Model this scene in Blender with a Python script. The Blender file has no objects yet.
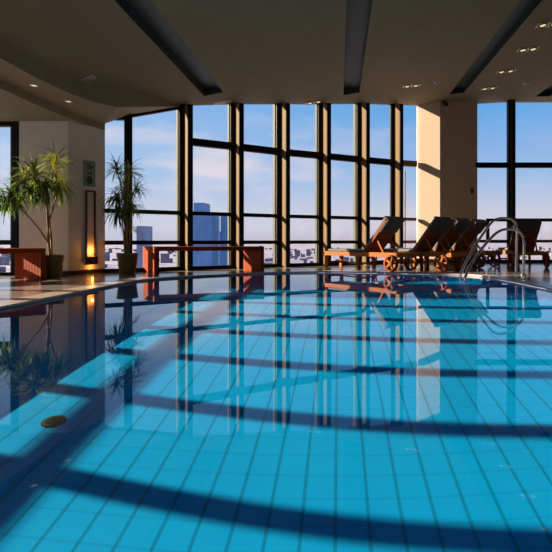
import bpy, bmesh, math, random
from mathutils import Vector, Matrix
random.seed(7)
S = bpy.context.scene
COL = S.collection
PI = math.pi
EYE = 0.61
F = 440.0
def at(px, D, py=None):
    """a point of the room seen at image column px, at depth D"""
    return ((px - 339) * D / F, D, EYE - ((py if py is not None else 240) - 240) * D / F)

# ------------------------------------------------------------------ materials
def newmat(name):
    m = bpy.data.materials.new(name); m.use_nodes = True
    return m, m.node_tree.nodes, m.node_tree.links
def pbr(name, col, rough=.5, metal=0, noise=0, scale=8, spec=.5, stretch=None, bump=0):
    m, n, l = newmat(name)
    b = n['Principled BSDF']
    b.inputs['Base Color'].default_value = (*col, 1)
    b.inputs['Roughness'].default_value = rough
    b.inputs['Metallic'].default_value = metal
    b.inputs['Specular IOR Level'].default_value = spec
    if noise or bump:
        tc = n.new('ShaderNodeTexCoord'); mp = n.new('ShaderNodeMapping')
        if stretch: mp.inputs['Scale'].default_value = stretch
        nz = n.new('ShaderNodeTexNoise'); nz.inputs['Scale'].default_value = scale; nz.inputs['Detail'].default_value = 5
        l.new(tc.outputs['Object'], mp.inputs[0]); l.new(mp.outputs[0], nz.inputs['Vector'])
        if noise:
            r = n.new('ShaderNodeValToRGB')
            r.color_ramp.elements[0].color = (*[c * (1 - noise) for c in col], 1)
            r.color_ramp.elements[1].color = (*[min(1, c * (1 + noise)) for c in col], 1)
            r.color_ramp.elements[0].position = .3; r.color_ramp.elements[1].position = .7
            l.new(nz.outputs['Fac'], r.inputs[0]); l.new(r.outputs[0], b.inputs['Base Color'])
        if bump:
            bp = n.new('ShaderNodeBump'); bp.inputs['Strength'].default_value = bump; bp.inputs['Distance'].default_value = .01
            l.new(nz.outputs['Fac'], bp.inputs['Height']); l.new(bp.outputs[0], b.inputs['Normal'])
    return m
def emit(name, col, s):
    m, n, l = newmat(name); n.clear()
    o = n.new('ShaderNodeOutputMaterial'); e = n.new('ShaderNodeEmission')
    e.inputs[0].default_value = (*col, 1); e.inputs[1].default_value = s
    l.new(e.outputs[0], o.inputs[0]); return m
def mth(n, l, op, a, b=None, c=None):
    x = n.new('ShaderNodeMath'); x.operation = op
    for i, v in enumerate((a, b, c)):
        if v is None: continue
        if isinstance(v, (int, float)): x.inputs[i].default_value = v
        else: l.new(v, x.inputs[i])
    return x.outputs[0]
def lines(n, l, coord, spacing, off, width):
    """1 on a thin line repeated every `spacing`"""
    v = mth(n, l, 'ADD', coord, -off + 1000 * spacing + spacing / 2)
    v = mth(n, l, 'MODULO', v, spacing)
    v = mth(n, l, 'SUBTRACT', v, spacing / 2); v = mth(n, l, 'ABSOLUTE', v)
    return mth(n, l, 'LESS_THAN', v, width / 2)
def mixc(n, l, fac, a, b):
    x = n.new('ShaderNodeMix'); x.data_type = 'RGBA'
    for i, v in ((0, fac), (6, a), (7, b)):
        if isinstance(v, (int, float)): x.inputs[i].default_value = v
        elif isinstance(v, tuple): x.inputs[i].default_value = (*v, 1)
        else: l.new(v, x.inputs[i])
    return x.outputs[2]

def pool_tile(name, axes=(0, 1)):
    m, n, l = newmat(name); b = n['Principled BSDF']
    b.inputs['Roughness'].default_value = .6; b.inputs['Specular IOR Level'].default_value = .1
    tc = n.new('ShaderNodeTexCoord'); sp = n.new('ShaderNodeSeparateXYZ'); l.new(tc.outputs['Object'], sp.inputs[0])
    nz = n.new('ShaderNodeTexNoise'); nz.inputs['Scale'].default_value = 2.2; l.new(tc.outputs['Object'], nz.inputs['Vector'])
    base = mixc(n, l, nz.outputs['Fac'], (.0, .32, .69), (.0, .39, .77))
    g1 = lines(n, l, sp.outputs[axes[0]], .1375, -.015, .015)
    g2 = lines(n, l, sp.outputs[axes[1]], .1375, .0, .010)
    c = mixc(n, l, mth(n, l, 'MULTIPLY', g2, .22), base, (.0, .14, .34))
    c = mixc(n, l, mth(n, l, 'MULTIPLY', g1, .5), c, (.0, .10, .17))
    l.new(c, b.inputs['Base Color']); return m

def deck_stone(name):
    m, n, l = newmat(name); b = n['Principled BSDF']
    b.inputs['Roughness'].default_value = .16; b.inputs['Specular IOR Level'].default_value = .5
    tc = n.new('ShaderNodeTexCoord'); sp = n.new('ShaderNodeSeparateXYZ'); l.new(tc.outputs['Object'], sp.inputs[0])
    nz = n.new('ShaderNodeTexNoise'); nz.inputs['Scale'].default_value = 3; nz.inputs['Detail'].default_value = 8
    l.new(tc.outputs['Object'], nz.inputs['Vector'])
    c = mixc(n, l, nz.outputs['Fac'], (.19, .155, .135), (.40, .33, .28))
    g = mth(n, l, 'MAXIMUM', lines(n, l, sp.outputs[0], .6, .1, .008), lines(n, l, sp.outputs[1], .6, .1, .008))
    c = mixc(n, l, mth(n, l, 'MULTIPLY', g, .6), c, (.04, .035, .03))
    l.new(c, b.inputs['Base Color']); return m

def thin_glass(name, tint=(.97, .985, .98)):
    m, n, l = newmat(name); n.clear()
    o = n.new('ShaderNodeOutputMaterial'); t = n.new('ShaderNodeBsdfTransparent'); g = n.new('ShaderNodeBsdfGlossy')
    t.inputs[0].default_value = (*tint, 1); g.inputs['Roughness'].default_value = 0
    fr = n.new('ShaderNodeLayerWeight'); fr.inputs['Blend'].default_value = .5
    f5 = mth(n, l, 'POWER', fr.outputs['Facing'], 5); f5 = mth(n, l, 'MULTIPLY_ADD', f5, .9, .03)
    x = n.new('ShaderNodeMixShader'); l.new(f5, x.inputs[0]); l.new(t.outputs[0], x.inputs[1]); l.new(g.outputs[0], x.inputs[2])
    l.new(x.outputs[0], o.inputs[0]); return m
def water_mat():
    m, n, l = newmat('water'); n.clear()
    o = n.new('ShaderNodeOutputMaterial'); g = n.new('ShaderNodeBsdfGlass')
    g.inputs['IOR'].default_value = 1.333; g.inputs['Roughness'].default_value = 0
    l.new(g.outputs[0], o.inputs[0]); return m
def leaf_mat(name, col):
    m, n, l = newmat(name); n.clear()
    o = n.new('ShaderNodeOutputMaterial'); d = n.new('ShaderNodeBsdfDiffuse'); t = n.new('ShaderNodeBsdfTranslucent'); g = n.new('ShaderNodeBsdfGlossy')
    g.inputs['Roughness'].default_value = .4
    tc = n.new('ShaderNodeTexCoord'); nz = n.new('ShaderNodeTexNoise'); nz.inputs['Scale'].default_value = 7; l.new(tc.outputs['Object'], nz.inputs['Vector'])
    c = mixc(n, l, nz.outputs['Fac'], tuple(v * .6 for v in col), tuple(v * 1.5 for v in col))
    l.new(c, d.inputs[0]); l.new(c, t.inputs[0])
    x = n.new('ShaderNodeMixShader'); x.inputs[0].default_value = .5; l.new(d.outputs[0], x.inputs[1]); l.new(t.outputs[0], x.inputs[2])
    y = n.new('ShaderNodeMixShader'); y.inputs[0].default_value = .04; l.new(x.outputs[0], y.inputs[1]); l.new(g.outputs[0], y.inputs[2])
    l.new(y.outputs[0], o.inputs[0]); return m
def slat_wood(name, col, axis, spacing, rough=.35):
    m, n, l = newmat(name); b = n['Principled BSDF']; b.inputs['Roughness'].default_value = rough; b.inputs['Specular IOR Level'].default_value = .12
    tc = n.new('ShaderNodeTexCoord'); mp = n.new('ShaderNodeMapping'); mp.inputs['Scale'].default_value = (12, 12, 1.5)
    nz = n.new('ShaderNodeTexNoise'); nz.inputs['Scale'].default_value = 3; nz.inputs['Detail'].default_value = 5
    l.new(tc.outputs['Object'], mp.inputs[0]); l.new(mp.outputs[0], nz.inputs['Vector'])
    c = mixc(n, l, nz.outputs['Fac'], tuple(v * .7 for v in col), tuple(v * 1.3 for v in col))
    l.new(c, b.inputs['Base Color']); return m

M = dict(
    ceiling=pbr('ceiling_paint', (.235, .188, .098), .8, noise=.05, scale=3),
    soffit=pbr('soffit_paint', (.30, .238, .122), .8, noise=.05, scale=3),
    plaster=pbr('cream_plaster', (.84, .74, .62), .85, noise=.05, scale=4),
    panel=pbr('brown_panel', (.30, .20, .12), .6, noise=.15, scale=3, stretch=(1, 1, .2)),
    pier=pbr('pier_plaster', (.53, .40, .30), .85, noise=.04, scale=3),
    frame=pbr('black_frame', (.008, .007, .007), .55, spec=.2),
    fin=pbr('bronze_fin', (.165, .10, .04), .7, spec=.15),
    outer=pbr('outer_fin', (.075, .085, .065), .6, spec=.2),
    bronze=pbr('brown_frame', (.22, .13, .065), .5),
    glass=thin_glass('window_glass'),
    water=water_mat(),
    tile=pool_tile('pool_tile'), tile_x=pool_tile('pool_tile_side', (1, 2)), tile_y=pool_tile('pool_tile_end', (0, 2)),
    deck=deck_stone('deck_stone'),
    coping=pbr('coping_stone', (.50, .40, .34), .25, noise=.15, scale=6),
    base=pbr('dark_base', (.02, .014, .01), .35),
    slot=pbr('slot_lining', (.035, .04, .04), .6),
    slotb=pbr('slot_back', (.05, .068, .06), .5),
    mahog=slat_wood('mahogany', (.34, .050, .004), 0, .05, .7),
    teak=slat_wood('teak', (.40, .13, .03), 0, .05, .6),
    teakd=slat_wood('dark_teak', (.24, .058, .024), 0, .05, .65),
    mattress=pbr('grey_cushion', (.16, .17, .17), .9, noise=.1, scale=30),
    cushion=pbr('grey_flap', (.07, .075, .075), .9, noise=.15, scale=30),
    rubber=pbr('rubber', (.015, .013, .012), .7),
    chrome=pbr('chrome', (.75, .75, .76), .12, 1),
    pot=pbr('olive_glaze', (.15, .13, .04), .28, noise=.2, scale=6),
    soil=pbr('soil', (.03, .02, .012), .95, noise=.4, scale=40),
    trunk=pbr('trunk', (.30, .17, .08), .8, noise=.3, scale=20, bump=.4),
    leaf=leaf_mat('leaf', (.19, .27, .04)),
    leafy=leaf_mat('leaf_yellow', (.34, .34, .035)),
    leafd=leaf_mat('leaf_dark', (.07, .14, .03)),
    sign=pbr('sign_board', (.20, .29, .22), .5),
    ink=pbr('sign_ink', (.02, .06, .035), .6),
    brass=pbr('brown_metal', (.10, .055, .03), .45, .3),
    lampbox=pbr('lamp_box', (.05, .035, .022), .4, .3),
    glow=emit('amber_glow', (1, .36, .05), 2),
    spot=emit('spot_glow', (1, .78, .45), .9),
    ring=pbr('spot_ring', (.45, .36, .25), .35, .4),
    white=pbr('white_metal', (.6, .55, .47), .5),
    drain=pbr('drain_metal', (.02, .05, .03), .5),
    tower=pbr('hazy_blue_tower', (.13, .28, .52), .5, noise=.18, scale=.12, stretch=(1, 1, .4)),  # distance haze put into the blue of the towers and their bands
    towerb=pbr('tower_bands', (.10, .23, .45), .5),
    towerw=pbr('pale_tower', (.22, .24, .33), .6, noise=.2, scale=.1),
    city=pbr('city_ground', (.36, .32, .37), .9, noise=.15, scale=.012),  # pinkish haze over the city put into ground and block colours
    blocks=pbr('city_blocks', (.165, .155, .20), .9, noise=.2, scale=.02),
)

# ------------------------------------------------------------------ mesh helpers
class MB:
    def __init__(s): s.v = []; s.f = []; s.sm = []
    def poly(s, pts, faces, smooth=False):
        o = len(s.v); s.v += [tuple(p) for p in pts]
        for f in faces: s.f.append([o + i for i in f]); s.sm.append(smooth)
        return s
    def hexa(s, b, t):
        """bottom ring, top ring"""
        k = len(b)
        s.poly(list(b) + list(t), [list(range(k))[::-1], list(range(k, 2 * k))] + [[i, (i + 1) % k, k + (i + 1) % k, k + i] for i in range(k)])
        return s
    def prism(s, pts, z0, z1):
        a = sum(pts[i][0] * pts[(i + 1) % len(pts)][1] - pts[(i + 1) % len(pts)][0] * pts[i][1] for i in range(len(pts)))
        if a < 0: pts = pts[::-1]
        z0s = z0 if isinstance(z0, (list, tuple)) else [z0] * len(pts)
        z1s = z1 if isinstance(z1, (list, tuple)) else [z1] * len(pts)
        return s.hexa([(p[0], p[1], z) for p, z in zip(pts, z0s)], [(p[0], p[1], z) for p, z in zip(pts, z1s)])
    def box(s, lo, hi):
        return s.prism([(lo[0], lo[1]), (hi[0], lo[1]), (hi[0], hi[1]), (lo[0], hi[1])], lo[2], hi[2])
    def beam(s, a, b, w, h, side=None):
        """square bar from a to b; w across `side`, h along the other"""
        a = Vector(a); b = Vector(b); d = (b - a).normalized()
        u = Vector(side) if side else (Vector((0, 0, 1)) if abs(d.z) < .95 else Vector((1, 0, 0)))
        x = d.cross(u).normalized(); y = x.cross(d).normalized()
        r = [x * sx * w / 2 + y * sy * h / 2 for sx, sy in ((-1, -1), (1, -1), (1, 1), (-1, 1))]
        return s.hexa([a + q for q in r], [b + q for q in r])
    def tube(s, path, r, k=10, cap=True):
        path = [Vector(p) for p in path]; rings = []; px = None
        rs = r if isinstance(r, (list, tuple)) else [r] * len(path)
        for i, p in enumerate(path):
            d = (path[min(i + 1, len(path) - 1)] - path[max(i - 1, 0)]).normalized()
            if px is None:
                u = Vector((0, 0, 1)) if abs(d.z) < .9 else Vector((1, 0, 0)); px = d.cross(u).normalized()
            else: px = (px - d * px.dot(d)).normalized()
            py = d.cross(px)
            rings.append([p + (px * math.cos(2 * PI * j / k) + py * math.sin(2 * PI * j / k)) * rs[i] for j in range(k)])
        pts = [q for g in rings for q in g]; fs = []
        for i in range(len(path) - 1):
            for j in range(k): fs.append([i * k + j, i * k + (j + 1) % k, (i + 1) * k + (j + 1) % k, (i + 1) * k + j])
        s.poly(pts, fs, True)
        if cap: s.poly(rings[0], [list(range(k))[::-1]]); s.poly(rings[-1], [list(range(k))])
        return s
    def lathe(s, prof, c=(0, 0, 0), k=28, axis='Z', cap=True):
        pts = []; fs = []
        for r, z in prof:
            for j in range(k):
                t = 2 * PI * j / k; x, y = r * math.cos(t), r * math.sin(t)
                p = (x, y, z) if axis == 'Z' else (y, z, x)
                pts.append((c[0] + p[0], c[1] + p[1], c[2] + p[2]))
        for i in range(len(prof) - 1):
            for j in range(k): fs.append([i * k + j, i * k + (j + 1) % k, (i + 1) * k + (j + 1) % k, (i + 1) * k + j])
        s.poly(pts, fs, True)
        if cap: s.poly(pts[:k], [list(range(k))[::-1]]); s.poly(pts[-k:], [list(range(k))])
        return s
    def build(s, name, mat, parent=None, bevel=0, mx=None):
        me = bpy.data.meshes.new(name); v = s.v
        if mx: v = [tuple(mx @ Vector(p)) for p in v]
        me.from_pydata(v, [], s.f)
        for p, q in zip(me.polygons, s.sm): p.use_smooth = q
        me.materials.append(mat); me.update()
        o = bpy.data.objects.new(name, me); COL.objects.link(o)
        if parent: o.parent = parent
        if bevel:
            b = o.modifiers.new('bevel', 'BEVEL'); b.width = bevel; b.segments = 2; b.limit_method = 'ANGLE'
        return o
def tag(o, label=None, cat=None, group=None, kind=None):
    for k, v in (('label', label), ('category', cat), ('group', group), ('kind', kind)):
        if v: o[k] = v
    return o
def empty(name, loc=(0, 0, 0), rz=0, **kw):
    o = bpy.data.objects.new(name, None); COL.objects.link(o); o.location = loc; o.rotation_euler = (0, 0, rz)
    o.empty_display_size = .1
    return tag(o, **kw)
def struct(name, mb, mat, parent=None):
    o = mb.build(name, mat, parent)
    if not parent: o['kind'] = 'structure'
    return o
def dup(root, loc, rz, label=None):
    r = root.copy(); COL.objects.link(r); r.location = loc; r.rotation_euler = (0, 0, rz)
    if label: r['label'] = label
    for ch in list(root.children):
        c = ch.copy(); COL.objects.link(c); c.parent = r
        for g in list(ch.children):
            d = g.copy(); COL.objects.link(d); d.parent = c
    return r
def lerp(a, b, t): return a + (b - a) * t
def interp(x, tab):
    if x <= tab[0][0]: return tab[0][1]
    for (a, p), (b, q) in zip(tab, tab[1:]):
        if x <= b: return lerp(p, q, (x - a) / (b - a))
    return tab[-1][1]

# ------------------------------------------------------------------ plan of the room
DECK = .025
BACK = -5.0
XL, XR = -6.1, 6.6
MUL = [(-3.85, 8.02), (-3.0, 8.57), (-2.13, 9.08), (-1.27, 9.63), (-.376, 10.07), (.52, 10.54), (1.37, 10.95), (1.945, 11.15)]
COLR = (-4.18, 7.86)
YR = 11.35
WALLY = [(-4.6, 7.6), COLR] + MUL + [(2.3, 11.4), (3.4, YR + .1), (9, YR + .1)]
CZ = [(-4.4, 2.83), (-3.85, 2.89), (-3.4, 3.08), (-3.0, 3.235), (-2.13, 3.42), (-1.27, 3.59), (-.376, 3.725), (.52, 3.88), (1.37, 3.98), (1.945, 4.03), (2.47, 4.05), (3.54, 4.16), (4.26, 4.2), (9, 4.2)]
def cz(x): return interp(x, CZ)
def wy(x): return interp(x, WALLY)

# pool outline (far edge swells out towards the windows)
POOL_FAR = [(2.56, 5.3), (2.50, 6.2), (2.40, 6.9), (2.22, 7.42), (1.85, 7.66), (1.2, 7.86), (.5, 8.02), (-.2, 8.16), (-.85, 8.06), (-1.45, 7.86), (-2.1, 7.42), (-2.6, 6.98), (-2.88, 6.6), (-2.96, 6.2), (-2.96, 5.0)]
def spline(pts, n=5):
    out = []
    for i in range(len(pts) - 1):
        p0 = Vector(pts[max(i - 1, 0)]); p1 = Vector(pts[i]); p2 = Vector(pts[i + 1]); p3 = Vector(pts[min(i + 2, len(pts) - 1)])
        for k in range(n):
            t = k / n
            q = .5 * ((2 * p1) + (p2 - p0) * t + (2 * p0 - 5 * p1 + 4 * p2 - p3) * t * t + (3 * p1 - p0 - 3 * p2 + p3) * t ** 3)
            out.append((q.x, q.y))
    return out + [tuple(pts[-1])]
FAR = spline(POOL_FAR)
POOL = [(2.56, BACK + 1.5)] + FAR + [(-2.96, BACK + 1.5)]      # counter-clockwise
DEPTH = 1.05

def offset(poly, d):
    out = []; n = len(poly)
    for i in range(n):
        a, b, c = Vector(poly[i - 1]), Vector(poly[i]), Vector(poly[(i + 1) % n])
        d1 = (b - a).normalized(); d2 = (c - b).normalized()
        n1 = Vector((d1.y, -d1.x)); n2 = Vector((d2.y, -d2.x)); m = (n1 + n2).normalized()
        q = b + m * d / max(.4, m.dot(n1)); out.append((q.x, q.y))
    return out
# floor: deck with a hole for the pool
COPE = offset(POOL, .26)
def ring(inner, outer, z, name, mat):
    bm = bmesh.new()
    vi = [bm.verts.new((*p, z)) for p in inner]; vo = [bm.verts.new((*p, z)) for p in outer]
    ed = [bm.edges.new((vi[i], vi[(i + 1) % len(vi)])) for i in range(len(vi))] + [bm.edges.new((vo[i], vo[(i + 1) % len(vo)])) for i in range(len(vo))]
    bmesh.ops.triangle_fill(bm, use_beauty=True, edges=ed)
    for f in bm.faces:
        if f.normal.z < 0: f.normal_flip()
    me = bpy.data.meshes.new(name); bm.to_mesh(me); bm.free(); me.materials.append(mat)
    o = bpy.data.objects.new(name, me); COL.objects.link(o); return o
OUTER = [(XL, BACK), (XR, BACK), (XR, YR + .06), (3.4, YR + .06), (2.0, 11.45)] + [(x + .0, y + .05) for x, y in MUL[::-1]] + [COLR, (-4.46, 7.35), (XL, 7.35)]
o = ring(COPE, OUTER, DECK, 'floor', M['deck']); o['kind'] = 'structure'
m_ = MB(); k = len(POOL)
for i in range(k):
    j = (i + 1) % k
    a, b, c, d = POOL[i], POOL[j], COPE[j], COPE[i]
    m_.poly([(*a, DECK + .004), (*b, DECK + .004), (*c, DECK + .004), (*d, DECK + .004), (*a, .006), (*b, .006), (*c, .006), (*d, .006)],
            [[0, 3, 2, 1], [0, 1, 5, 4], [3, 7, 6, 2], [4, 5, 6, 7]])
struct('trim_1', m_, M['coping'])
# basin extended unseen under the deck, left and far, to let sunlight through
BASIN = [(2.56, BACK + 1.5)] + [p for p in FAR if p[0] > -.25] + [(-3.0, 8.4), (-3.9, 7.9), (-6.05, 7.3), (-6.05, BACK + 1.5)]
k = len(BASIN)
pf = struct('pool_floor', MB().poly([(*p, -DEPTH) for p in BASIN], [list(range(k))]), M['tile'])
m_ = MB()
for i in range(k):
    j = (i + 1) % k; m_.poly([(*BASIN[i], -DEPTH), (*BASIN[j], -DEPTH), (*BASIN[j], -.002), (*BASIN[i], -.002)], [[0, 1, 2, 3][::-1]])
pw = struct('pool_wall', m_, M['tile_x'])
W = MB().poly([(*p, 0) for p in BASIN], [list(range(k))], True).build('pool_water', M['water'])
tag(W, 'still clear blue water filling the indoor swimming pool', 'water')
W.cycles.is_caustics_caster = True
for q in (pf, pw): q.cycles.is_caustics_receiver = True

# ------------------------------------------------------------------ ceiling with four long slots
SLOTS = [(-2.55, -2.19, 8.32), (.10, .45, 9.71), (2.62, 2.96, 10.43), (4.92, 5.27, 11.0)]
xs = sorted(set([x for x, _ in CZ if -4 < x < XR] + [-3.86, XR] + [s for a, b, _ in SLOTS for s in (a, b)] + [-3.57, -3.05, 2.3, 3.4, .0, -1.7, -.8, .9]))
m_ = MB()
for a, b in zip(xs, xs[1:]):
    mid = (a + b) / 2; y0 = BACK
    for s in SLOTS:
        if s[0] < mid < s[1]: y0 = s[2]
    m_.poly([(a, y0, cz(a)), (b, y0, cz(b)), (b, wy(b) + .04, cz(b)), (a, wy(a) + .04, cz(a))], [[0, 3, 2, 1]])
struct('ceiling', m_, M['ceiling'])
slot_lab = ['long dark recessed ceiling slot nearest the column, leftmost of the slots', 'long dark recessed ceiling slot running over the middle of the pool',
            'long dark recessed ceiling slot ending above the lit wall pier', 'dark ceiling slot just entering the top right corner of the photo']
for (a, b, ye), lab in zip(SLOTS, slot_lab):
    za, zb = cz(a), cz(b); h = .16
    r = empty('ceiling_slot', ((a + b) / 2, ye, za), label=lab, cat='ceiling slot', group='long slots in the ceiling')
    loc = Vector(r.location)
    def P(x, y, z): return Vector((x, y, z)) - loc
    t = .012
    L = MB()
    L.poly([P(a, BACK, za), P(a, ye, za), P(a, ye, za + h), P(a, BACK, za + h)], [[0, 1, 2, 3]])
    L.poly([P(b, BACK, zb), P(b, ye, zb), P(b, ye, za + h), P(b, BACK, za + h)], [[0, 1, 2, 3]])
    L.poly([P(a, ye, za), P(b, ye, zb), P(b, ye, za + h), P(a, ye, za + h)], [[0, 1, 2, 3]])
    L.build('side_lining', M['slot'], r)
    MB().poly([P(a, BACK, za + h), P(b, BACK, za + h), P(b, ye, za + h), P(a, ye, za + h)], [[0, 1, 2, 3]]).build('back_panel', M['slotb'], r)

# stepped soffits along the left side
ZM, ZL = 2.68, 2.57
E1 = [(-3.86, BACK), (-3.86, 5.6), (-3.80, 6.2), (-3.68, 6.6), (-3.50, 6.92), (-3.05, 8.52)]
ZE1 = [ZM, ZM, ZM, ZM, 2.70, 3.2]
def e1z(i): return ZE1[i]
E1s, ZE = [], []
for i in range(len(E1)): E1s.append(E1[i]); ZE.append(ZE1[i])
m_ = MB()
# riser from the main ceiling down to the middle step
for i in range(len(E1s) - 1):
    a, b = E1s[i], E1s[i + 1]
    m_.poly([(*a, ZE[i]), (*b, ZE[i + 1]), (*b, cz(b[0]) + .03), (*a, cz(a[0]) + .03)], [[0, 1, 2, 3]])
# middle soffit
E2 = [(-4.38, BACK), (-4.38, 5.6), (-4.39, 6.3), (-4.36, 7.0), (-4.3, 7.5), COLR]
zz = [ZM] * 5 + [2.69]
for i in range(len(E1s) - 2):
    m_.poly([(*E1s[i], ZE[i]), (*E1s[i + 1], ZE[i + 1]), (*E2[i + 1], zz[i + 1]), (*E2[i], zz[i])], [[0, 1, 2], [0, 2, 3]])
w0 = (-3.85, 8.06); w1 = (-3.05, 8.58)
m_.poly([(*E1s[4], ZE[4]), (*E1s[5], ZE[5]), (*w1, 3.21), (*w0, 2.885), (*COLR, 2.69), (*E2[4], ZM)], [[0, 1, 2], [0, 2, 3], [0, 3, 4], [0, 4, 5]])
struct('trim_2', m_, M['soffit'])
m_ = MB()
for i in range(len(E2) - 1):
    a, b = E2[i], E2[i + 1]
    m_.poly([(*a, ZL), (*b, ZL), (*b, zz[i + 1]), (*a, zz[i])], [[0, 1, 2, 3]])
m_.poly([(XL - .1, BACK, ZL)] + [(*p, ZL) for p in E2[:5]] + [(-4.46, 7.6, ZL), (XL - .1, 7.6, ZL)], [[0, 1, 2, 3, 4, 5, 6, 7]])
struct('trim_3', m_, M['soffit'])

# ------------------------------------------------------------------ walls
struct('wall_back', MB().box((XL - .3, BACK - .2, 0), (XR + .3, BACK, 4.5)), M['panel'])
struct('wall_right', MB().box((XR, BACK, 0), (XR + .2, YR + .3, 4.5)), M['panel'])
# corner column on the left
CP = [(-5.27, 7.25), (-4.46, 7.25), COLR, (-4.22, 7.92), (-5.27, 7.72)]
col = struct('wall_left', MB().prism(CP, DECK, [2.57 + .1] * 5), M['plaster'])
struct('baseboard_left', MB().prism([(-4.46 - .8, 7.243), (-4.455, 7.243), (-4.17, 7.86), (-4.19, 7.88), (-4.47, 7.27), (-5.26, 7.27)], DECK, DECK + .075), M['base'])
# pier between the facade and the right windows
PP = [(1.99, 11.18), (2.49, 10.85), (3.544, 11.3), (3.5, 11.62), (2.05, 11.6)]
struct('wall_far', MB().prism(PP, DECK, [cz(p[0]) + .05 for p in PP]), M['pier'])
struct('baseboard_far', MB().prism([(1.985, 11.17), (2.49, 10.835), (3.55, 11.29), (3.55, 11.31), (2.49, 10.87), (2.0, 11.2)], DECK, DECK + .08), M['base'])

# left glazed wall (beside the pool, it lets the low sun in)
r = empty('window_1', (XL, 0, 0), kind='structure')
m_ = MB()
ys = [BACK + .0] + [2.645 + .7 * k for k in range(-10, 7)] + [7.33]
for y in ys: m_.box((-.06, y - .06, 0), (.06, y + .06, ZL))
for z0, z1 in ((0, .07), (.51, .61), (1.135, 1.19), (2.51, ZL)):
    m_.box((-.05, BACK, z0), (.05, 7.33, z1))
m_.build('window_frame', M['frame'], r)
MB().box((-.004, BACK, .03), (.004, 7.33, ZL)).build('pane', M['glass'], r)
# short window between the glazed wall and the column
r = empty('window_2', (XL, 7.33, 0), kind='structure')
w = -5.27 - XL
m_ = MB()
m_.box((w - .13, -.06, 0), (w, .06, ZL)); m_.box((0, -.05, 0), (.08, .05, ZL))
for z0, z1 in ((0, .07), (.53, .61), (1.09, 1.19), (2.50, ZL)): m_.box((.0, -.05, z0), (w - .1, .05, z1))
m_.build('window_frame', M['frame'], r)
MB().box((.02, -.004, .03), (w - .05, .004, ZL)).build('pane', M['glass'], r)
m_ = MB(); m_.box((w - .19, -.02, .05), (w - .13, .03, ZL - .05)); m_.build('window_sash', M['outer'], r)

# curved facade: one window per bay
nwin = 2
def bay(A, B, transom=True, fin=True, tmat=None, head=0, fd=.26, fw=.115):
    global nwin; nwin += 1
    A = Vector((*A, 0)); B = Vector((*B, 0)); u = (B - A).normalized(); n = Vector((u.y, -u.x, 0))   # n points into the room
    r = empty('window_%d' % nwin, A, kind='structure'); Lb = (B - A).length
    ztA, ztB = cz(A.x) + .06, cz(B.x) + .06
    def Q(s, d, z): return u * s + n * d + Vector((0, 0, z))
    def bar(mb, s0, s1, d0, d1, z0a, z0b, z1a, z1b):
        return mb.hexa([Q(s0, d0, z0a), Q(s1, d0, z0b), Q(s1, d1, z0b), Q(s0, d1, z0a)][::-1], [Q(s0, d0, z1a), Q(s1, d0, z1b), Q(s1, d1, z1b), Q(s0, d1, z1a)][::-1])
    bar(MB(), .0, Lb - .0, -.004, .004, .03, .03, ztA, ztB).build('pane', M['glass'], r)
    tm = tmat or M['frame']
    for nm, z0, z1, dp in (('sill', DECK, .095, .06), ('transom', .525, .60, .05), ('transom', 1.095, 1.17, .05)) + ((('transom', 2.46, 2.60, .07),) if transom else ()):
        bar(MB(), .0, Lb, -.03, dp, z0, z0, z1, z1).build(nm, tm, r)
    if head:
        bar(MB(), 0, Lb, -.03, .06, ztA - head, ztB - head, ztA, ztB).build('head', M['frame'], r)
    if fin:
        zt = cz(B.x) + .03
        bar(MB(), Lb - fw, Lb - .022, -.02, .035, DECK, DECK, zt, zt).build('mullion', M['frame'], r)
        # the fin and its black shade face end a little lower at the room side
        inn = B + n * fd; zi = EYE + (zt - EYE) * inn.y / B.y - .01
        def slant(s0, s1, d0, d1, za, zb):
            return MB().hexa([Q(s0, d0, DECK), Q(s1, d0, DECK), Q(s1, d1, DECK), Q(s0, d1, DECK)][::-1], [Q(s0, d0, za), Q(s1, d0, za), Q(s1, d1, zb), Q(s0, d1, zb)][::-1])
        slant(Lb - .022, Lb + .022, -.02, fd, zt, zi).build('fin', M['fin'], r)
        slant(Lb - .022, Lb + .075, fd, fd + .04, zi, zi - .01).build('fin_shade_face', M['frame'], r)  # room-side face of the fin, its shade put into the black
        if -3.5 < B.x < 1.2: bar(MB(), Lb - .135, Lb - .115, -.13, -.02, DECK, DECK, zt, zt).build('outer_fin', M['outer'], r)
    return r
bay(COLR, MUL[0], False, head=.16, fd=.09, fw=.06)
bay(MUL[0], MUL[1], False, head=.12)
for i in range(1, 6): bay(MUL[i], MUL[i + 1])
rb = bay(MUL[6], MUL[7], True, False, M['bronze'])
A = Vector((*MUL[6], 0)); B = Vector((*MUL[7], 0)); u = (B - A).normalized(); n_ = Vector((u.y, -u.x, 0)); Lb = (B - A).length
e = A + u * (Lb - .01) + n_ * .0
MB().beam((e.x, e.y, DECK), (e.x, e.y, 4.06), .06, .06, (u.x, u.y, 0)).build('mullion', M['bronze'], rb)

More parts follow.
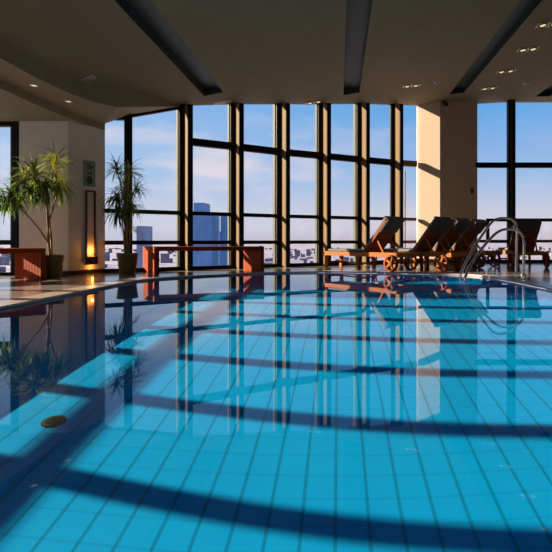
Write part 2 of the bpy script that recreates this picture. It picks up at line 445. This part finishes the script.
# right windows, square to the room
nwin += 1
r = empty('window_%d' % nwin, (3.5, YR, 0), kind='structure')
MB().box((0, -.004, .03), (XR - 3.5, .004, 4.25)).build('pane', M['glass'], r)
def wx(px): return (px - 339) * YR / F - 3.5
for z0, z1 in ((DECK, .1), (.545, .615), (2.47, 2.60)): MB().box((0, -.07, z0), (XR - 3.5, .03, z1)).build('sill' if z0 < .1 else 'transom', M['frame'], r)
MB().box((wx(513), -.07, 1.085, ), (XR - 3.5, .03, 1.165)).build('transom', M['frame'], r)
m_ = MB(); m_.box((wx(507), -.09, DECK), (wx(509.4), .03, 4.22)); m_.box((wx(511.4), -.09, DECK), (wx(514.2), .03, 4.22)); m_.build('mullion', M['frame'], r)
MB().box((wx(509.4), -.075, DECK), (wx(511.4), .03, 4.22)).build('mullion_face', M['outer'], r)
m_ = MB(); x0, x1 = wx(485.5), wx(508)
m_.box((x0, -.1, 1.085), (x1, -.03, 1.16)); m_.box((x0, -.1, .545), (x0 + .07, -.03, 1.16)); m_.box((x0, -.1, .535), (x1, -.03, .60)); m_.build('window_sash', M['frame'], r)
MB().box((0, -.03, DECK), (.06, .03, 4.2)).build('window_frame', M['frame'], r)

# ------------------------------------------------------------------ things on the column
cA = Vector((-4.46, 7.25, 0)); cB = Vector((*COLR, 0)); cu = (cB - cA).normalized(); cn = Vector((cu.y, -cu.x, 0))
def on_col(px):
    k = (px - 339) / F
    return (k * cA.y - cA.x) / (cu.x - k * cu.y)
def colbox(mb, s0, s1, d0, d1, z0, z1):
    p = [cu * s + cn * d for s, d in ((s0, d0), (s1, d0), (s1, d1), (s0, d1))]
    return mb.prism([(q.x, q.y) for q in p], z0, z1)
def on_colz(px, py):
    s = on_col(px); y = cA.y + cu.y * s
    return EYE - (py - 240) * y / F
s0, s1 = on_col(83.2), on_col(94.8); sc = (s0 + s1) / 2
r = empty('notice_sign', cA + cu * sc + Vector((0, 0, 1.54)), label='pale green notice sign high on the shaded column face above the amber wall lamp', cat='sign')
hw = (s1 - s0) / 2; z0 = on_colz(89, 186.5) - 1.54; z1 = on_colz(89, 161) - 1.54
colbox(MB(), -hw, hw, .002, .014, z0, z1).build('board', M['sign'], r)
def zc(py): return on_colz(89, py) - 1.54
g = MB()
colbox(g, -hw * .45, hw * .45, .014, .017, zc(169), zc(167.6)); colbox(g, -hw * .1, hw * .5, .014, .017, zc(167.4), zc(165.8)); colbox(g, -hw * .5, hw * .1, .014, .017, zc(165.6), zc(164)); g.build('arrow_mark', M['ink'], r)
g = MB(); colbox(g, -hw * .4, hw * .4, .014, .017, zc(174.6), zc(172.6))
g.build('text_bar', M['ink'], r)
g = MB(); pts = []
for j in range(20):
    t = 2 * PI * j / 20; s_ = hw * .5 * math.cos(t); z_ = zc(180.5) + .075 * math.sin(t)
    pts.append((s_, z_))
g.hexa([cu * a + cn * .014 + Vector((0, 0, b)) for a, b in pts], [cu * a + cn * .017 + Vector((0, 0, b)) for a, b in pts])
g.build('round_emblem', M['ink'], r)

s0, s1 = on_col(85.2), on_col(94.8); sc = (s0 + s1) / 2; hw = (s1 - s0) / 2
r = empty('wall_lamp', cA + cu * sc + Vector((0, 0, .15)), label='tall narrow wall lamp with brown frame glowing amber on the column', cat='lamp')
def zl(py): return on_colz(90, py) - .15
g = MB(); tw = .02
colbox(g, -hw, -hw + tw, .001, .03, zl(258), zl(191)); colbox(g, hw - tw, hw, .001, .03, zl(258), zl(191)); colbox(g, -hw, hw, .001, .03, zl(192), zl(190.5))
g.build('frame', M['brass'], r)
colbox(MB(), -hw * .95, hw * .95, .001, .085, zl(264.5), zl(256.5)).build('lamp_housing', M['lampbox'], r)
colbox(MB(), -hw * .5, hw * .5, .02, .06, zl(256.5), zl(256.5) + .006).build('upper_light', M['glow'], r)
colbox(MB(), -hw * .5, hw * .5, .02, .06, zl(264.5) - .006, zl(264.5)).build('lower_light', M['glow'], r)

for z_, rz_ in ((zl(256.5) + .10, 1.5), (zl(264.5) - .05, .5)):
    la = bpy.data.lights.new('lamp_light', 'POINT'); la.energy = rz_; la.color = (1, .36, .06); la.shadow_soft_size = .015
    lb_ = bpy.data.objects.new('lamp_light', la); COL.objects.link(lb_); lb_.parent = r; lb_.location = cn * .06 + Vector((0, 0, z_))
# small fixtures on the pier
pA = Vector((2.49, 10.85, 0)); pB = Vector((3.544, 11.3, 0)); pu = (pB - pA).normalized(); pn = Vector((pu.y, -pu.x, 0))
def on_pier(px, py):
    k = (px - 339) / F; s = (k * pA.y - pA.x) / (pu.x - k * pu.y); p = pA + pu * s
    return p + Vector((0, 0, EYE - (py - 240) * p.y / F))
p = on_pier(471.6, 191)
r = empty('wall_sensor', p, label='tiny dark sensor on the shaded brown pier at door height', cat='sensor')
g = MB(); q = [pu * s + pn * d for s, d in ((-.035, .001), (.035, .001), (.025, .05), (-.025, .05))]; g.prism([(v.x, v.y) for v in q], -.07, .07); g.build('housing', M['brass'], r, .006)
MB().tube([pn * .05, pn * .066], .02, 12).build('lens', M['frame'], r)
p = on_pier(444.5, 104)
r = empty('ceiling_camera', p, label='tiny dark camera under the ceiling at the corner of the pier', cat='camera')
g = MB(); q = [pu * s + pn * d for s, d in ((-.05, .001), (.05, .001), (.05, .03), (-.05, .03))]; g.prism([(v.x, v.y) for v in q], -.03, .07); g.build('bracket', M['brass'], r)
MB().lathe([(.005, -.075), (.035, -.06), (.05, -.03), (.05, .0)], tuple(pn * .07), 16).build('dome', M['frame'], r)

# ------------------------------------------------------------------ ceiling lights
def ceil_point(px, py, z=None):
    D = 8.0
    for _ in range(60):
        x = (px - 339) * D / F; zc_ = z if z is not None else cz(x); D = (zc_ - EYE) * F / (240 - py)
    return Vector((x, D, zc_))
def slope(x): return math.atan2(cz(x + .05) - cz(x - .05), .1)
def twin(px, py, lab):
    p = ceil_point(px, py); t = slope(p.x)
    r = empty('ceiling_downlight', p, label=lab, cat='ceiling light', group='twin ceiling downlights'); r.rotation_euler = (0, -t, 0)
    MB().box((-.20, -.09, -.012), (.20, .09, .0)).build('trim_plate', M['ring'], r, .005)
    for s in (-.095, .095):
        a = MB().lathe([(.075, -.012), (.075, -.024), (.062, -.024), (.062, -.014)], (s, 0, 0), 20).build('lamp_ring', M['brass'], r)
        MB().lathe([(.045, -.013), (.045, -.018)], (s, 0, 0), 16).build('bulb', M['spot'], a)
    return r
twin(411.5, 85.5, 'twin ceiling downlight just above the sunlit face of the pier')
twin(488.6, 88, 'twin ceiling downlight farthest back, close over the right window')
twin(506, 71, 'twin ceiling downlight second from the right window')
twin(528, 49, 'twin ceiling downlight third from the right window')
twin(548.5, 24, 'twin ceiling downlight cut by the right edge of the photo')
twin(314, 102, 'twin ceiling downlight tight against the window wall, over its fourth bay')
def single(px, py, lab):
    p = ceil_point(px, py, ZM)
    r = empty('recessed_spotlight', p, label=lab, cat='ceiling light', group='spotlights in the left stepped soffit')
    MB().lathe([(.06, -.001), (.06, -.012), (.042, -.012), (.042, -.003)], k=22).build('trim_ring', M['ring'], r)
    MB().lathe([(.036, -.002), (.036, -.007)], k=16).build('bulb', M['spot'], r)
single(34, 85, 'small lit spotlight in the left soffit, the nearer to the photo edge')
single(68.3, 101, 'small lit spotlight in the left soffit, closer to the column')
def vent(px, py, lab, w=.16, d=.10, nm='air_diffuser', cat='vent'):
    p = ceil_point(px, py); r = empty(nm, p, label=lab, cat=cat); r.rotation_euler = (0, -slope(p.x), 0)
    MB().box((-w, -d, -.012), (w, d, 0)).build('frame', M['white'], r, .004)
    g = MB()
    for k in range(5): g.box((-w * .85, -d * .8 + k * d * .36, -.018), (w * .85, -d * .8 + k * d * .36 + .02, -.012))
    g.build('louvre', M['ring'], r)
vent(88, 78.5, 'small pale vent in the dark ceiling above the left soffit step', .095, .05)
vent(222.5, 101.8, 'flat pale vent by the windows just past the end of the leftmost ceiling slot', .17, .08)
def detector(px, py, lab):
    p = ceil_point(px, py); r = empty('smoke_detector', p, label=lab, cat='smoke detector'); r.rotation_euler = (0, -slope(p.x), 0)
    MB().lathe([(.075, 0), (.075, -.012), (.06, -.02)], k=24).build('base', M['white'], r)
    MB().lathe([(.05, -.02), (.045, -.04), (.02, -.046)], k=24).build('sensor_head', M['ring'], r)
detector(437, 82, 'flat round smoke detector on the ceiling between a downlight and the slot above the pier')
detector(526, 82.5, 'flat round smoke detector on the ceiling at the far right over the window')

# ------------------------------------------------------------------ drain on the pool floor
r = empty('pool_drain', (-1.53, 2.36, -DEPTH), label='round dark drain cover on the sunlit pool floor at lower left', cat='drain')
a = MB().lathe([(.058, .001), (.058, .012), (.048, .018)], k=28).build('cover', M['drain'], r)
g = MB()
for k in range(-3, 4): g.box((-.03, k * .010 - .003, .018), (.03, k * .010 + .003, .022))
b = g.build('grate', M['rubber'], r)
for q in (a, b): q.cycles.is_caustics_receiver = True

# ------------------------------------------------------------------ benches
def bench(P0, v, a, lab, th=.06, leg2=True):
    """P0: corner of the end leg; v: direction of the leg slab; a: bench axis"""
    P0 = Vector((*P0, 0)); v = Vector((*v, 0)); a = Vector((*a, 0))
    r = empty('slatted_bench', P0 + Vector((0, 0, DECK)), label=lab, cat='bench', group='slatted wooden benches')
    H = .465; T = .075
    ah = a.normalized(); vh = v.normalized()
    # top: slats running along the axis
    t = MB(); ns = 9; w = 1.0 / ns
    for k in range(ns):
        b0 = v * (k * w + (.004 if k else 0)); b1 = v * ((k + 1) * w - (.012 if k < ns - 1 else 0))
        t.prism([(q.x, q.y) for q in (b0, b0 + a, b1 + a, b1)], H - T, H)
    t.build('seat', M['mahog'], r, .004)
    def leg(at_):
        g = MB(); n = 9
        for k in range(n):
            b0 = at_ + v * (k / n + .006); b1 = at_ + v * ((k + 1) / n - .012)
            q = [b0, b0 + ah * th, b1 + ah * th, b1]
            g.prism([(p.x, p.y) for p in q], .0, H - T)
        for zz_ in (.03, H - T - .06):
            q = [at_ + ah * .012, at_ + ah * (th - .012), at_ + v + ah * (th - .012), at_ + v + ah * .012]
            g.prism([(p.x, p.y) for p in q], zz_, zz_ + .05)
        return g.build('leg', M['mahog'], r, .003)
    leg(Vector((0, 0, 0)))
    leg(a - ah * th)
    return r
bench((-3.22, 7.73), (-.43, .45), (1.83, .46), 'red slatted wooden bench between the pool and the window wall')
bench((-4.31, 6.47), (-.55, .22), (-1.4, -.86), 'red slatted wooden bench in front of the plant left of the column')

# ------------------------------------------------------------------ potted plants
def leafstrip(g, o, d, L, w, droop, k=6):
    """arching strap leaf with a folded midrib"""
    o = Vector(o); d = Vector(d).normalized(); p = o.copy(); pts = []
    side = d.cross(Vector((0, 0, 1)));
    if side.length < .1: side = Vector((1, 0, 0))
    side.normalize(); cur = d.copy()
    for i in range(k + 1):
        t = i / k; ww = w * (.55 + 1.2 * t if t < .3 else .91 * (1 - ((t - .3) / .7) ** 1.6)) + .0008
        up = side.cross(cur).normalized()
        pts += [p - side * ww / 2 + up * ww * .12, p - up * ww * .12, p + side * ww / 2 + up * ww * .12]
        cur = (cur + Vector((0, 0, -1)) * droop / k * (.6 + t)).normalized(); p = p + cur * L / k
    fs = []
    for i in range(k):
        for j in (0, 1): fs.append([i * 3 + j, i * 3 + j + 1, (i + 1) * 3 + j + 1, (i + 1) * 3 + j])
    g.poly(pts, fs, True)
def crown(g, c, n, L, w, droop, up=.3, spread=1.0, bias=(0, 0, 0)):
    for i in range(n):
        t = random.random() * 2 * PI; el = random.uniform(-.5, 1.3)
        d = Vector((math.cos(t) * math.cos(el) * spread, math.sin(t) * math.cos(el) * spread, math.sin(el) + up)) + Vector(bias)
        leafstrip(g, Vector(c) + Vector((0, 0, random.uniform(-.08, .04))), d, L * random.uniform(.7, 1.15), w * random.uniform(.8, 1.2), droop * random.uniform(.7, 1.4))
def potted(base, rt, h, trunks, crowns, lab):
    r = empty('potted_palm', base, label=lab, cat='potted plant')
    MB().lathe([(rt * .70, 0), (rt * .74, .01), (rt * .88, h * .45), (rt * .97, h * .85), (rt * 1.02, h * .94), (rt * 1.02, h), (rt * .92, h), (rt * .9, h * .9)], k=32).build('pot', M['pot'], r)
    MB().lathe([(rt * .9, h * .86), (rt * .9, h * .9)], k=24).build('soil', M['soil'], r)
    b = Vector(base)
    for pts, r0, r1 in trunks:
        pts = [Vector(p) - b for p in pts]; n = len(pts)
        q = []
        for i in range(n - 1):
            for k in range(4): q.append(pts[i].lerp(pts[i + 1], k / 4))
        q.append(pts[-1])
        MB().tube(q, [lerp(r0, r1, i / (len(q) - 1)) for i in range(len(q))], 9).build('trunk', M['trunk'], r)
    for c, n, L, w, dr, up, bias, mat in crowns:
        g = MB(); crown(g, Vector(c) - b, n, L, w, dr, up, 1, bias); g.build('foliage', M[mat], r)
D = 6.86
A = lambda px, py, dd=0: at(px, D + dd, py)
potted((-4.46, 6.86, DECK), .155, .355,
       [([A(50, 258), A(48.5, 240), A(48, 222), A(47, 207), A(45, 188)], .02, .013),
        ([A(48, 225), A(53, 208, .03), A(57, 196, .03), A(59, 184, .02)], .014, .009),
        ([A(57, 196, .03), A(56, 182, .0), A(54, 162, -.02)], .010, .008),
        ([A(49, 244), A(40, 230, -.08), A(30, 218, -.12), A(20, 208, -.15), A(11, 198, -.18)], .014, .008),
        ([A(47, 207), A(42, 194, -.1), A(35, 177, -.12)], .012, .008),
        ([A(52, 257, .05), A(51, 235, .06), A(49, 216, .08), A(46, 200, .08)], .015, .010)],
       [(A(55, 161, -.02), 40, .40, .024, 1.3, .35, (-.3, 0, .15), 'leafy'),
        (A(56, 172, -.02), 34, .34, .022, 2.2, .1, (.2, 0, -.1), 'leafy'),
        (A(35, 176, -.12), 60, .46, .026, 1.6, .3, (-.35, 0, .1), 'leaf'),
        (A(45, 185), 56, .44, .028, 3.2, .0, (0, 0, -.3), 'leafd'),
        (A(59, 184, .02), 44, .40, .020, 3.2, .0, (.1, 0, -.2), 'leaf'),
        (A(30, 190, -.1), 60, .44, .026, 2.4, .15, (-.1, 0, 0), 'leaf'),
        (A(25, 183, -.1), 30, .38, .024, 1.2, .3, (-.3, 0, .2), 'leafy'),
        (A(11, 197, -.18), 60, .46, .028, 2.6, .1, (-.1, 0, 0), 'leafd'),
        (A(5, 200, -.18), 34, .42, .026, 1.8, .2, (-.1, 0, .1), 'leaf')],
       'potted palm with yellow-green drooping crowns beside the red bench, left of the column')
D = 7.55
A = lambda px, py, dd=0: at(px, D + dd, py)
potted((-3.63, 7.55, DECK), .168, .36,
       [([A(126.5, 256), A(127, 235), A(126.5, 210), A(128, 190), A(129, 172)], .016, .011),
        ([A(129, 256, .04), A(130, 235, .05), A(131, 215, .05), A(131.5, 200, .06), A(135, 188, .06)], .015, .010),
        ([A(125, 256, -.04), A(123.5, 232, -.05), A(121, 212, -.05), A(119, 196, -.05)], .013, .009),
        ([A(126.5, 212), A(123, 195, -.03), A(119, 178, -.03), A(117, 168, -.03)], .011, .008)],
       [(A(129, 173), 52, .36, .019, 1.5, .35, (.1, 0, .1), 'leafy'),
        (A(117, 170, -.03), 56, .36, .020, 1.6, .3, (-.05, 0, .1), 'leaf'),
        (A(136, 190, .06), 44, .34, .017, 1.5, .2, (.25, 0, 0), 'leaf'),
        (A(117, 198, -.05), 70, .42, .022, 3.0, .05, (-.1, 0, -.1), 'leafd'),
        (A(118, 212, -.05), 50, .36, .022, 3.2, .0, (0, 0, -.2), 'leafd'),
        (A(124, 188), 50, .34, .020, 2.0, .2, (0, 0, 0), 'leafy'),
        (A(133, 207, .05), 44, .30, .018, 2.4, .1, (.15, 0, 0), 'leaf'),
        (A(131, 228, .05), 26, .22, .016, 1.6, .2, (.1, 0, 0), 'leafy')],
       'slim potted palm standing against the window between the column and the bench')

# ------------------------------------------------------------------ sun loungers
LW, LL, WX = .56, 2.0, 1.8
def make_lounger(lab):
    r = empty('sun_lounger', (0, 0, 0), label=lab, cat='sun lounger', group='wheeled wooden sun loungers')
    zr = .265
    for s in (-1, 1):
        MB().box((0, s * LW / 2 - .022, zr), (LL, s * LW / 2 + .022, zr + .085)).build('side_rail', M['teak'], r, .006)
    g = MB(); g.box((-.0, -LW / 2 + .02, zr + .005), (.045, LW / 2 - .02, zr + .08)); g.build('end_rail', M['teak'], r, .004)
    g = MB(); g.box((LL - .05, -LW / 2 + .02, zr + .005), (LL, LW / 2 - .02, zr + .08)); g.build('end_rail', M['teak'], r, .004)
    g = MB()
    for k in range(14):
        x = .07 + k * .08; g.box((x, -LW / 2 + .02, zr + .05), (x + .06, LW / 2 - .02, zr + .072))
    g.build('seat_slats', M['teakd'], r)
    for s in (-1, 1):
        y = s * (LW / 2 - .045)
        MB().hexa([(.03, y - .022, 0), (.09, y - .022, 0), (.09, y + .022, 0), (.03, y + .022, 0)], [(.04, y - .022, zr + .03), (.13, y - .022, zr + .03), (.13, y + .022, zr + .03), (.04, y + .022, zr + .03)]).build('leg', M['teak'], r, .004)
        MB().hexa([(.94, y - .02, 0), (.99, y - .02, 0), (.99, y + .02, 0), (.94, y + .02, 0)], [(.90, y - .02, zr + .03), (.98, y - .02, zr + .03), (.98, y + .02, zr + .03), (.90, y + .02, zr + .03)]).build('leg', M['teakd'], r, .004)
    g = MB(); g.box((.05, -LW / 2 + .05, .10), (.085, LW / 2 - .05, .14)); g.beam((.95, -LW / 2 + .05, .12), (.95, LW / 2 - .05, .12), .03, .035); g.beam((.07, 0, .12), (.95, 0, .12), .03, .03); g.build('stretcher', M['teakd'], r)
    R = .155
    for s in (-1, 1):
        y = s * (LW / 2 + .05)
        wv = MB().lathe([(R - .03, -.022), (R, -.018), (R, .018), (R - .03, .022), (R - .03, -.022)], (WX, y, R), 30, 'Y', False).build('wheel', M['teakd'], r)
        g = MB()
        for k in range(5):
            t = 2 * PI * k / 5 + .3
            g.beam((WX, y, R), (WX + math.sin(t) * (R - .02), y, R + math.cos(t) * (R - .02)), .03, .026, (0, 1, 0))
        g.lathe([(.045, -.03), (.045, .03)], (WX, y, R), 18, 'Y')
        g.build('spokes', M['teak'], wv)
        MB().beam((WX - .02, s * (LW / 2), R), (WX - .02, s * (LW / 2), zr + .02), .05, .05).build('wheel_bracket', M['teakd'], r)
    MB().tube([(WX, -LW / 2 - .07, R), (WX, LW / 2 + .07, R)], .016, 10).build('axle', M['rubber'], r)
    # backrest
    hx, hz = 1.14, zr + .09; ang = math.radians(50); BL = .78
    d = Vector((math.cos(ang), 0, math.sin(ang))); nn = Vector((-math.sin(ang), 0, math.cos(ang)))
    def bp(t, y, h): q = Vector((hx, 0, hz)) + d * t + nn * h; return (q.x, y, q.z)
    def slab(g, t0, t1, y0, y1, h0, h1): g.hexa([bp(t0, y0, h0), bp(t1, y0, h0), bp(t1, y1, h0), bp(t0, y1, h0)], [bp(t0, y0, h1), bp(t1, y0, h1), bp(t1, y1, h1), bp(t0, y1, h1)])
    g = MB(); w = LW / 2 - .03
    slab(g, BL - .05, BL, -w, w, -.022, .02); b = g.build('backrest', M['teakd'], r, .004)
    for s in (-1, 1): g = MB(); slab(g, 0, BL, s * w - .02, s * w + .02, -.02, .02); g.build('back_stile', M['teakd'], b, .004)
    g = MB()
    for k in range(10): slab(g, .02 + k * .078, .02 + k * .078 + .066, -w, w, -.012, .01)
    g.build('back_slats', M['teakd'], b)
    g = MB(); slab(g, .0, BL + .02, -w - .01, w + .01, .022, .075); g.build('back_cushion', M['mattress'], r, .018)
    g = MB(); slab(g, BL - .26, BL + .045, -w - .018, w + .018, -.05, -.022); slab(g, BL + .02, BL + .048, -w - .018, w + .018, -.05, .085); g.build('cushion_flap', M['cushion'], r, .012)
    g = MB(); g.box((.03, -w - .01, zr + .088), (hx + .02, w + .01, zr + .135)); g.build('seat_cushion', M['mattress'], r, .018)
    for s in (-1, 1):
        q0 = bp(.36, s * (w - .035), -.02); MB().beam(q0, (hx + .42, s * (w - .035), zr + .06), .028, .028).build('prop', M['teak'], r)
    return r
def place(first, wl, ang, lab):
    """wl: ground point of the near-left wheel; ang: heading of the lounger"""
    rot = Matrix.Rotation(ang, 3, 'Z'); off = rot @ Vector((WX, -(LW / 2 + .05), 0))
    return Vector((wl[0] - off.x, wl[1] - off.y, DECK))
lab = ['wooden sun lounger farthest left, its foot end against the windows', 'wooden sun lounger with a sunlit wheel before the pier, second from left',
       'wooden sun lounger third from the left, close behind the one with the sunlit wheel',
       'wooden sun lounger fourth from the left, its backrest meeting the handrails', 'wooden sun lounger on the far right seen from behind its backrest']
aL = math.atan2(-.72, .694)
spots = [((.952, 8.07), math.atan2(-.67, .74)), ((1.905, 8.215), aL), ((2.41, 8.715), aL), ((2.93, 9.21), aL)]
L0 = None
for (wl, a), lb in zip(spots, lab):
    p = place(None, wl, a, lb)
    if L0 is None: L0 = make_lounger(lb); L0.location = p; L0.rotation_euler = (0, 0, a); LS = L0
    else: dup(L0, p, a, lb)
# far right lounger faces the view: head end towards the pool
a5 = math.radians(-97)
rot = Matrix.Rotation(a5, 3, 'Z'); off = rot @ Vector((WX, 0, 0))
dup(L0, Vector((4.02 - off.x, 9.25 - off.y, DECK)), a5, lab[4])

# ------------------------------------------------------------------ handrails into the pool
def rail(pts, lab):
    P = [Vector(p) for p in pts]
    r = empty('pool_handrail', (P[-1].x, P[-1].y, DECK), label=lab, cat='handrail', group='steel handrails at the pool steps')
    loc = Vector(r.location); q = []
    for i in range(len(P) - 1):
        p0, p1, p2, p3 = P[max(i - 1, 0)], P[i], P[i + 1], P[min(i + 2, len(P) - 1)]
        for k in range(6):
            t = k / 6; q.append(.5 * ((2 * p1) + (p2 - p0) * t + (2 * p0 - 5 * p1 + 4 * p2 - p3) * t * t + (3 * p1 - p0 - 3 * p2 + p3) * t ** 3))
    q.append(P[-1])
    a = MB().tube([v - loc for v in q], .021, 14).build('rail', M['chrome'], r)
    MB().lathe([(.05, .006), (.05, .014), (.03, .026), (.024, .03)], (0, 0, 0), 22).build('floor_flange', M['chrome'], r)
    return a
def rp(D0, D1, x0, x1, pts):
    out = []
    for px, py in pts:
        t = (px - x0) / (x1 - x0); D_ = lerp(D0, D1, t)
        # solve on the vertical plane from (X0,D0) to (X1,D1)
        X0, X1 = (x0 - 339) * D0 / F, (x1 - 339) * D1 / F; k_ = (px - 339) / F
        s = (k_ * D0 - X0) / ((X1 - X0) - k_ * (D1 - D0)); D_ = D0 + (D1 - D0) * s
        out.append(at(px, D_, py))
    return out
R1 = rp(7.06, 7.60, 461, 515.7, [(461, 284), (460.6, 277.5), (461.5, 272), (466, 262), (475, 246), (485, 231), (491.5, 222.6), (496.5, 219.2), (503, 218.2), (510, 219), (514.5, 222), (516.6, 228), (516.6, 238), (516.2, 256), (515.7, 274)])
X_ = R1[0]; R1[-1] = (R1[-1][0], R1[-1][1], DECK); R1[0] = (X_[0], X_[1], -.35)
R2 = rp(6.62, 7.25, 465.5, 523.3, [(465.5, 288), (465, 281.5), (466, 275), (470, 266), (480, 251), (490, 239), (497, 232.6), (503, 229.8), (510, 229.2), (517.5, 230.6), (522, 235), (523.8, 243), (523.7, 256), (523.3, 276)])
X_ = R2[0]; R2[-1] = (R2[-1][0], R2[-1][1], DECK); R2[0] = (X_[0], X_[1], -.35)
rail(R1, 'taller curved steel handrail, the back one of the pair into the pool'); rail(R2, 'lower curved steel handrail, the front one of the pair into the pool')

# ------------------------------------------------------------------ outdoors
G = -70.0
struct('city_ground', MB().poly([(-9000, 60, G), (9000, 60, G), (9000, 12000, G), (-9000, 12000, G)], [[0, 1, 2, 3]]), M['city'])
def tower(px0, px1, ytop, D, dep, lab, mat, top=None):
    x0, x1 = (px0 - 339) * D / F, (px1 - 339) * D / F; zt = EYE + (240 - ytop) * D / F
    r = empty('office_tower', ((x0 + x1) / 2, D, G), label=lab, cat='building', group='towers beyond the windows')
    w = (x1 - x0) / 2
    MB().box((-w, 0, 0), (w, dep, zt - G)).build('tower_block', M[mat], r)
    if top:
        a, b, y2 = top; xa, xb = (a - 339) * D / F - (x0 + x1) / 2, (b - 339) * D / F - (x0 + x1) / 2; z2 = EYE + (240 - y2) * D / F
        MB().box((xa, dep * .1, zt - G), (xb, dep * .8, z2 - G)).build('upper_block', M[mat], r)
    g = MB(); n = 9
    for k in range(n):
        z = (zt - G) * (1 - k / n * .45) - 3; g.box((-w - .3, -.6, z - .5), (w + .3, 0, z))
    g.build('floor_bands', M['towerb'], r)
tower(192, 212, 213.5, 620, 40, 'tall blue tower with a raised top block in the second full window', 'tower', (192.6, 203.5, 202.5))
tower(220.6, 231, 214, 640, 30, 'slimmer blue tower right of the tall one in the second full window', 'tower')
tower(209, 224, 231.5, 720, 30, 'low blue block joining the two towers', 'tower')
tower(136.5, 144.5, 226, 700, 30, 'lone grey tower in the window behind the slim potted palm', 'towerw')
g = MB(); rr = random.Random(3)
for k in range(600):
    D_ = rr.uniform(350, 3500) ; px = rr.uniform(-20, 580); x = (px - 339) * D_ / F
    w = rr.uniform(8, 26); h = rr.choice((5, 7, 8, 10, 12, 15, 24)) * rr.uniform(.7, 1.3); d = rr.uniform(8, 26)
    if 570 < D_ < 790 and 120 < px < 250: continue
    g.box((x - w / 2, D_, G), (x + w / 2, D_ + d, G + h))
tag(g.build('city_blocks', M['blocks']), 'low hazy city rooftops far below the windows', 'city', kind='stuff')

# ------------------------------------------------------------------ sky, sun, camera
Wd = bpy.data.worlds.new('sky'); S.world = Wd; Wd.use_nodes = True
n, l = Wd.node_tree.nodes, Wd.node_tree.links; bg = n['Background']
tc = n.new('ShaderNodeTexCoord'); sp = n.new('ShaderNodeSeparateXYZ'); l.new(tc.outputs['Generated'], sp.inputs[0])
rp_ = n.new('ShaderNodeValToRGB'); cr = rp_.color_ramp
stops = [(0, (.50, .44, .53)), (.025, (.60, .55, .64)), (.06, (.55, .55, .67)), (.13, (.33, .47, .73)), (.28, (.125, .35, .72)), (.6, (.07, .24, .60)), (1, (.04, .15, .46))]
cr.elements[0].position = stops[0][0]; cr.elements[0].color = (*stops[0][1], 1); cr.elements[1].position = 1; cr.elements[1].color = (*stops[-1][1], 1)
for p, c in stops[1:-1]: e = cr.elements.new(p); e.color = (*c, 1)
l.new(sp.outputs[2], rp_.inputs[0])
mp = n.new('ShaderNodeMapping'); mp.inputs['Scale'].default_value = (1, 1, 3.2); mp.inputs['Location'].default_value = (.35, .1, .0); l.new(tc.outputs['Generated'], mp.inputs[0])
nz = n.new('ShaderNodeTexNoise'); nz.inputs['Scale'].default_value = 4.2; nz.inputs['Detail'].default_value = 7; nz.inputs['Roughness'].default_value = .52; l.new(mp.outputs[0], nz.inputs['Vector'])
cl = n.new('ShaderNodeMapRange'); cl.inputs[1].default_value = .52; cl.inputs[2].default_value = .70; l.new(nz.outputs['Fac'], cl.inputs[0])
bd = n.new('ShaderNodeValToRGB'); b = bd.color_ramp; b.elements[0].position = .0; b.elements[0].color = (.5, .5, .5, 1); b.elements[1].position = .5; b.elements[1].color = (0, 0, 0, 1)
e = b.elements.new(.12); e.color = (.9, .9, .9, 1); e = b.elements.new(.22); e.color = (.7, .7, .7, 1); e = b.elements.new(.3); e.color = (.1, .1, .1, 1)
l.new(sp.outputs[2], bd.inputs[0])
fac = mth(n, l, 'MULTIPLY', cl.outputs[0], bd.outputs[0])
cx = n.new('ShaderNodeMapRange'); cx.inputs[1].default_value = .22; cx.inputs[2].default_value = -.25; cx.inputs[3].default_value = .15; l.new(sp.outputs[0], cx.inputs[0])
fac = mth(n, l, 'MULTIPLY', fac, cx.outputs[0])
skyc = mixc(n, l, fac, rp_.outputs[0], (.80, .66, .68))
cy = n.new('ShaderNodeMapRange'); cy.inputs[1].default_value = .15; cy.inputs[2].default_value = -.6; cy.inputs[3].default_value = 0; cy.inputs[4].default_value = .42; l.new(sp.outputs[0], cy.inputs[0])
skyc = mixc(n, l, cy.outputs[0], skyc, (.52, .62, .80))
l.new(skyc, bg.inputs[0]); bg.inputs[1].default_value = 1.2

sd = Vector((-.99 * math.cos(.305), .14 * math.cos(.305), math.sin(.305)))
ld = bpy.data.lights.new('sun', 'SUN'); ld.energy = 17; ld.angle = .0093; ld.color = (1, .80, .60)
ld.cycles.is_caustics_light = True
lo = bpy.data.objects.new('sun', ld); COL.objects.link(lo); lo.rotation_euler = sd.to_track_quat('Z', 'Y').to_euler(); lo.location = (-20, 5, 10)

cd = bpy.data.cameras.new('camera'); co = bpy.data.objects.new('camera', cd); COL.objects.link(co)
cd.sensor_width = 36; cd.lens = 36 * F / 552; cd.shift_x = -63 / 552; cd.shift_y = -36 / 552
cd.clip_start = .05; cd.clip_end = 20000
co.location = (0, 0, EYE); co.rotation_euler = (PI / 2, 0, 0); S.camera = co
S.view_settings.view_transform = 'Standard'; S.view_settings.look = 'None'; S.view_settings.gamma = 1; S.view_settings.exposure = 0
S.view_settings.use_curve_mapping = False
